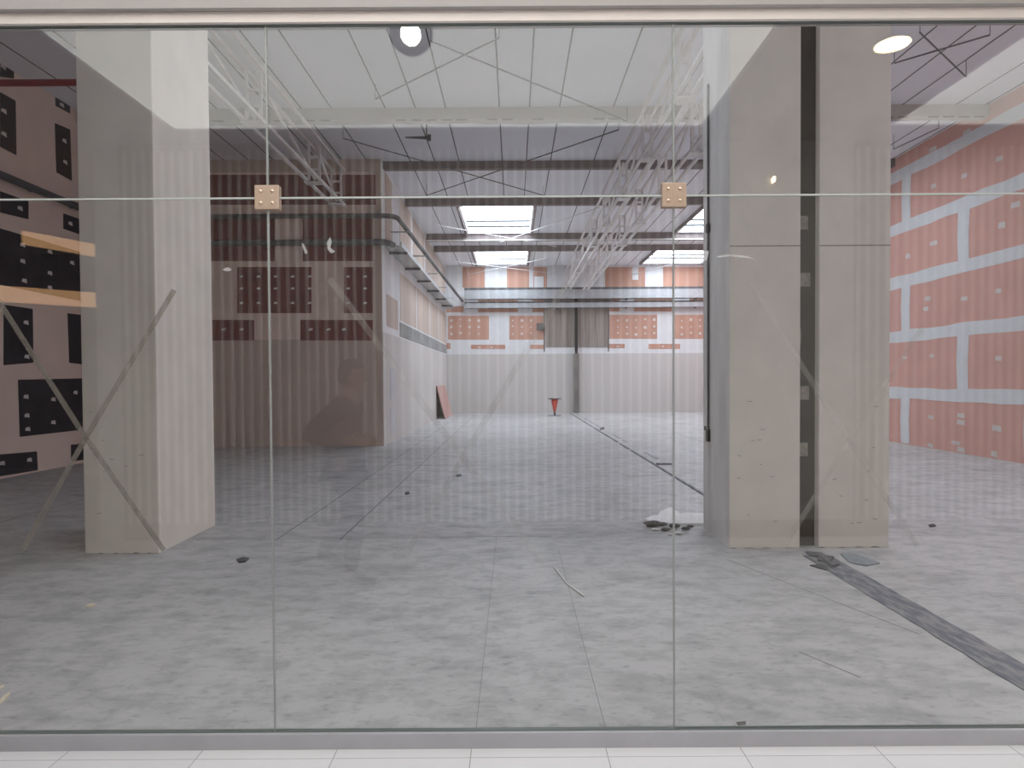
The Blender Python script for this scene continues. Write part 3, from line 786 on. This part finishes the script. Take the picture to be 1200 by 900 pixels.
tape((664, 332), (478, 645), .026, 'clear tape on the middle pane running down to the left', 'tapefaint', [(600, 440)], .0074)
tape((880, 333), (1075, 640), .022, 'clear tape on the right pane running down to the right', 'tapefaint', [(952, 448)])
tape((1080, 385), (920, 640), .022, 'clear tape on the right pane running down to the left', 'tapefaint', [(1000, 508)], .0074)
def residue(pts, lab):
    P = [at(px, py, y=-.0066) for px, py in pts]; c = sum(P, Vector()) / len(P)
    q = MB(); q.prism([p - c for p in P], (0, -.0003, 0), 'film')
    o = tag(q.build('sticker_scrap'), lab, 'sticker'); o.location = c
residue([(353, 285), (356, 286), (361, 296), (358, 298)], 'thin pale sticker scrap on glass right of the left seam')
residue([(383, 285), (387, 277), (389, 284), (387, 290), (393, 295), (388, 297), (384, 292)], 'curled sticker scrap on the middle pane above the tape')
residue([(806, 300), (812, 294), (815, 294), (815, 303), (808, 304)], 'clear sticker scrap left of the grey column edge')
residue([(815, 293), (831, 294), (828, 306), (816, 304)], 'square clear sticker scrap on the right pane beside the column')
residue([(840, 300), (856, 298), (874, 300), (886, 304), (874, 302), (856, 300), (842, 302)], 'thin curved tape remnant on the right pane')
residue([(260, 316), (267, 313), (272, 316), (266, 318)], 'small sticker scrap on glass left of the left seam')

# ================================================================== mall lights
def downlight(lab, x, y, rad, lamp_r, lamp, body):
    t = thing('downlight', lab, 'ceiling lamp', (x, y, ZMC))
    q = MB(); q.lathe([(rad * .9, 0), (rad, -.006), (rad, -.014), (rad * .96, -.02)], body, seg=48); q.build('housing', t)
    q = MB(); q.lathe([(lamp_r, -.0202), (lamp_r, -.024), (lamp_r * .9, -.026)], lamp, seg=32); q.build('lamp', t)
sp = thing('spotlight', 'grey globe spotlight with white lamp mirrored at the top of the glass', 'ceiling lamp', (-.60, -1.39, ZMC))
gc = Vector((0, 0, -.125)); gd = Vector((.10, .86, -.5)).normalized()
q = MB(); q.lathe([(.02 * 0 + .131 * math.cos(a), -.125 + .131 * math.sin(a)) for a in [R(-88 + 8 * k) for k in range(23)]], 'lampgrey', seg=40); gl_ = q.build('globe', sp)
q = MB(); q.tube([gc + gd * .112, gc + gd * .135], .058, 'lampwhite', seg=32); q.build('lamp', sp)
q = MB(); q.lathe([(.05, -.02), (.055, 0)], 'lampgrey', seg=24); q.build('mount', sp)
downlight('warm round downlight mirrored at the top right of the glass', 2.50, -1.80, .115, .105, 'lampwarm', 'skyframe')
def led(lab, a, b, z, h):
    a, b = Vector((*a, z)), Vector((*b, z)); c = (a + b) / 2
    t = thing('light_strip', lab, 'light strip', c)
    d_ = (b - a).normalized(); n_ = Vector((-d_.y, d_.x, 0))
    if n_.y < 0: n_ = -n_
    def slab(o0, o1, z0, z1, m):
        q = MB(); P = [a - c + n_ * o0, b - c + n_ * o0, b - c + n_ * o1, a - c + n_ * o1]
        q.prism([p + Vector((0, 0, z0)) for p in P], (0, 0, z1 - z0), m); return q
    slab(0, .03, 0, h, 'warm').build('lamp', t)
    slab(-.05, 0, -.02, h + .02, 'shopdark').build('backing', t)
led('lower warm light strip of the dim shop mirrored at left', (-6.4, -3.75), (-4.3, -5.9), 2.36, .17)
led('upper warm light strip of the dim shop mirrored at left', (-4.82, -4.06), (-4.3, -5.3), 2.85, .13)
wl_ = thing('wall_lamp', 'thin warm wall lamp on the hoarding, mirrored on the column', 'wall lamp', (2.5, YR + .003, 3.33))
q = MB(); q.box(-.07, .08, .0, .04, -.015, .02, 'plaster'); q.build('body', wl_)
q = MB(); q.box(-.085, -.07, .0, .05, -.02, .025, 'lampwarm'); q.build('lamp', wl_)

# ================================================================== person walking past, mirrored in the glass
PB = Vector((-1.24, -2.27, 0))
person = thing('person', 'person in dark jacket and trousers walking right, mirrored in glass', 'person', PB)
def skinned(name, verts, edges, radii, m, parent, root=0, sub=2, extra=None, voxel=None):
    me = bpy.data.meshes.new(name); me.from_pydata([Vector(v) for v in verts], edges, [])
    ob = bpy.data.objects.new(name, me); COL.objects.link(ob)
    sk = ob.modifiers.new('skin', 'SKIN'); sk.use_smooth_shade = True
    for i, r in enumerate(radii):
        d = me.skin_vertices[0].data[i]; d.radius = r if isinstance(r, tuple) else (r, r); d.use_root = (i == root)
    s = ob.modifiers.new('sub', 'SUBSURF'); s.levels = sub; s.render_levels = sub
    dg = bpy.context.evaluated_depsgraph_get(); dg.update()
    nm = bpy.data.meshes.new_from_object(ob.evaluated_get(dg))
    bpy.data.objects.remove(ob)
    bm = bmesh.new(); bm.from_mesh(nm)
    if extra: extra(bm)
    for f in bm.faces: f.smooth = True
    bm.to_mesh(nm); bm.free()
    nm.materials.clear(); nm.materials.append(MT[m]); nm.name = name
    o = bpy.data.objects.new(name, nm); COL.objects.link(o); o.parent = parent
    if voxel:
        r = o.modifiers.new('fuse', 'REMESH'); r.mode = 'VOXEL'; r.voxel_size = voxel; r.use_smooth_shade = True
    return o
HC = Vector((.065, 0, 1.525))
def head(bm):
    g = bmesh.ops.create_uvsphere(bm, u_segments=32, v_segments=24, radius=1)
    for v in g['verts']:
        x, y, z = v.co
        w = .074 * (1 - .18 * max(0, -z)); l = .094
        px = x * l; py = y * w; pz = z * .115
        if x > .3 and -.15 < z < .12 and .18 < abs(y) < .62: px -= .010           # eye sockets
        if x > .5 and abs(y) < .2 and -.38 < z < .1: px += .020 * (1 - abs(y) / .2) * (1 - abs(z + .2) / .32 if abs(z + .2) < .32 else 0)
        if x > .3 and z < -.55: px += .010                                        # chin
        if x > .6 and abs(y) < .35 and -.58 < z < -.48: px -= .006                # mouth
        v.co = HC + Vector((px, py, pz))
    for s in (-1, 1):
        e = bmesh.ops.create_uvsphere(bm, u_segments=12, v_segments=8, radius=1)
        for v in e['verts']: v.co = HC + Vector((-.005 + v.co.x * .016, s * .074 + v.co.y * .010, -.005 + v.co.z * .03))
bv = [(0, 0, .88), (.01, 0, 1.05), (.02, 0, 1.22), (.03, 0, 1.345), (.048, 0, 1.42), (.058, 0, 1.50)]
be = [(0, 1), (1, 2), (2, 3), (3, 4), (4, 5)]
br_ = [(.14, .10), (.125, .095), (.145, .10), (.085, .07), (.052, .052), (.05, .05)]
def chain(frm, pts, rad):
    p = frm
    for c, r in zip(pts, rad):
        bv.append(c); br_.append(r); be.append((p, len(bv) - 1)); p = len(bv) - 1
    return p
ARM = {1: [(.02, .175, 1.31), (-.20, .27, 1.11), (.06, .17, 1.07)], -1: [(.02, -.175, 1.31), (-.13, -.27, 1.09), (.10, -.13, 1.06)]}
for s in (1, -1):
    w = chain(3, ARM[s], [.052, .042, .028])
    a, b = Vector(ARM[s][1]), Vector(ARM[s][2]); d_ = (b - a).normalized(); wr_ = b
    pal = wr_ + d_ * .055
    k = chain(w, [tuple(pal)], [(.038, .016)])
    side_ = Vector((0, 0, 1)); inn = Vector((0, -s, 0))
    for fi, (off, ln) in enumerate(((-.027, .068), (-.009, .082), (.009, .088), (.027, .078))):
        p0 = pal + side_ * off + d_ * .035; p1 = p0 + d_ * ln * .45 + inn * .006; p2 = p1 + (d_ * .6 + inn * .6) * ln * .38; p3 = p2 + (d_ * .3 + inn * .9) * ln * .28
        chain(k, [tuple(p0), tuple(p1), tuple(p2), tuple(p3)], [.010, .009, .0085, .007])
    t0 = pal - d_ * .02 + side_ * .034; t1_ = t0 + side_ * .024 + d_ * .02 + inn * .01; t2_ = t1_ + d_ * .026 + inn * .016
    chain(k, [tuple(t0), tuple(t1_), tuple(t2_)], [.012, .010, .008])
LEG = {1: [(.01, .09, .84), (.10, .085, .47), (.05, .085, .10), (.09, .085, .05), (.20, .085, .035)], -1: [(0, -.09, .84), (.03, -.085, .46), (-.20, -.085, .24), (-.17, -.085, .185), (-.07, -.085, .135)]}
for s in (1, -1): chain(0, LEG[s], [.082, .054, .036, .034, .026])
skinned('body', bv, be, br_, 'skin', person, 0, 2, head, .0055)
# clothing
jv = [(0, 0, .80), (0, 0, .92), (.01, 0, 1.06), (.02, 0, 1.22), (.03, 0, 1.335), (.042, 0, 1.385)]
je = [(0, 1), (1, 2), (2, 3), (3, 4), (4, 5)]; jr = [(.165, .125), (.165, .13), (.155, .125), (.17, .13), (.12, .10), (.07, .07)]
for s in (1, -1):
    p = 4
    a = [Vector(q) for q in ARM[s]]
    for c, r in ((a[0], .080), (a[0].lerp(a[1], .5), .072), (a[1], .064), (a[1].lerp(a[2], .5), .054), (a[1].lerp(a[2], .93), .045)):
        jv.append(tuple(c)); jr.append(r); je.append((p, len(jv) - 1)); p = len(jv) - 1
skinned('jacket', jv, je, jr, 'jacket', person, 1)
tv = [(0, 0, .93), (0, 0, .85)]; te = [(0, 1)]; tr_ = [(.155, .115), (.155, .12)]
for s in (1, -1):
    p = 1; a = [Vector(q) for q in LEG[s]]
    for c, r in ((a[0] - Vector((0, 0, .06)), .098), (a[0].lerp(a[1], .5), .085), (a[1], .068), (a[1].lerp(a[2], .5), .064), (a[1].lerp(a[2], .95), .056)):
        tv.append(tuple(c)); tr_.append(r); te.append((p, len(tv) - 1)); p = len(tv) - 1
skinned('trousers', tv, te, tr_, 'trousers', person, 0)
for s in (1, -1):
    a = [Vector(q) for q in LEG[s]]
    heel = a[3] + (a[3] - a[4]).normalized() * .05
    skinned('shoe', [a[2] + Vector((0, 0, .01)), a[3], heel, a[3].lerp(a[4], .6), a[4] + (a[4] - a[3]).normalized() * .04], [(0, 1), (1, 2), (1, 3), (3, 4)], [.048, .047, .040, (.046, .036), (.036, .028)], 'shoe', person, 1)
bm = bmesh.new(); g = bmesh.ops.create_uvsphere(bm, u_segments=32, v_segments=20, radius=1)
kill = []
for v in g['verts']:
    x, y, z = v.co
    if z < -.55 or (x > .25 and z < .42) or (x > -.15 and z < -.05): kill.append(v)
    v.co = HC + Vector((-.006 + x * .104, y * .086, .008 + z * .125))
bmesh.ops.delete(bm, geom=kill, context='VERTS')
me = bpy.data.meshes.new('hair'); bm.to_mesh(me); bm.free(); me.materials.append(MT['hair'])
hr = bpy.data.objects.new('hair', me); COL.objects.link(hr); hr.parent = person
so = hr.modifiers.new('thick', 'SOLIDIFY'); so.thickness = .012; so.offset = -1
for p in me.polygons: p.use_smooth = True
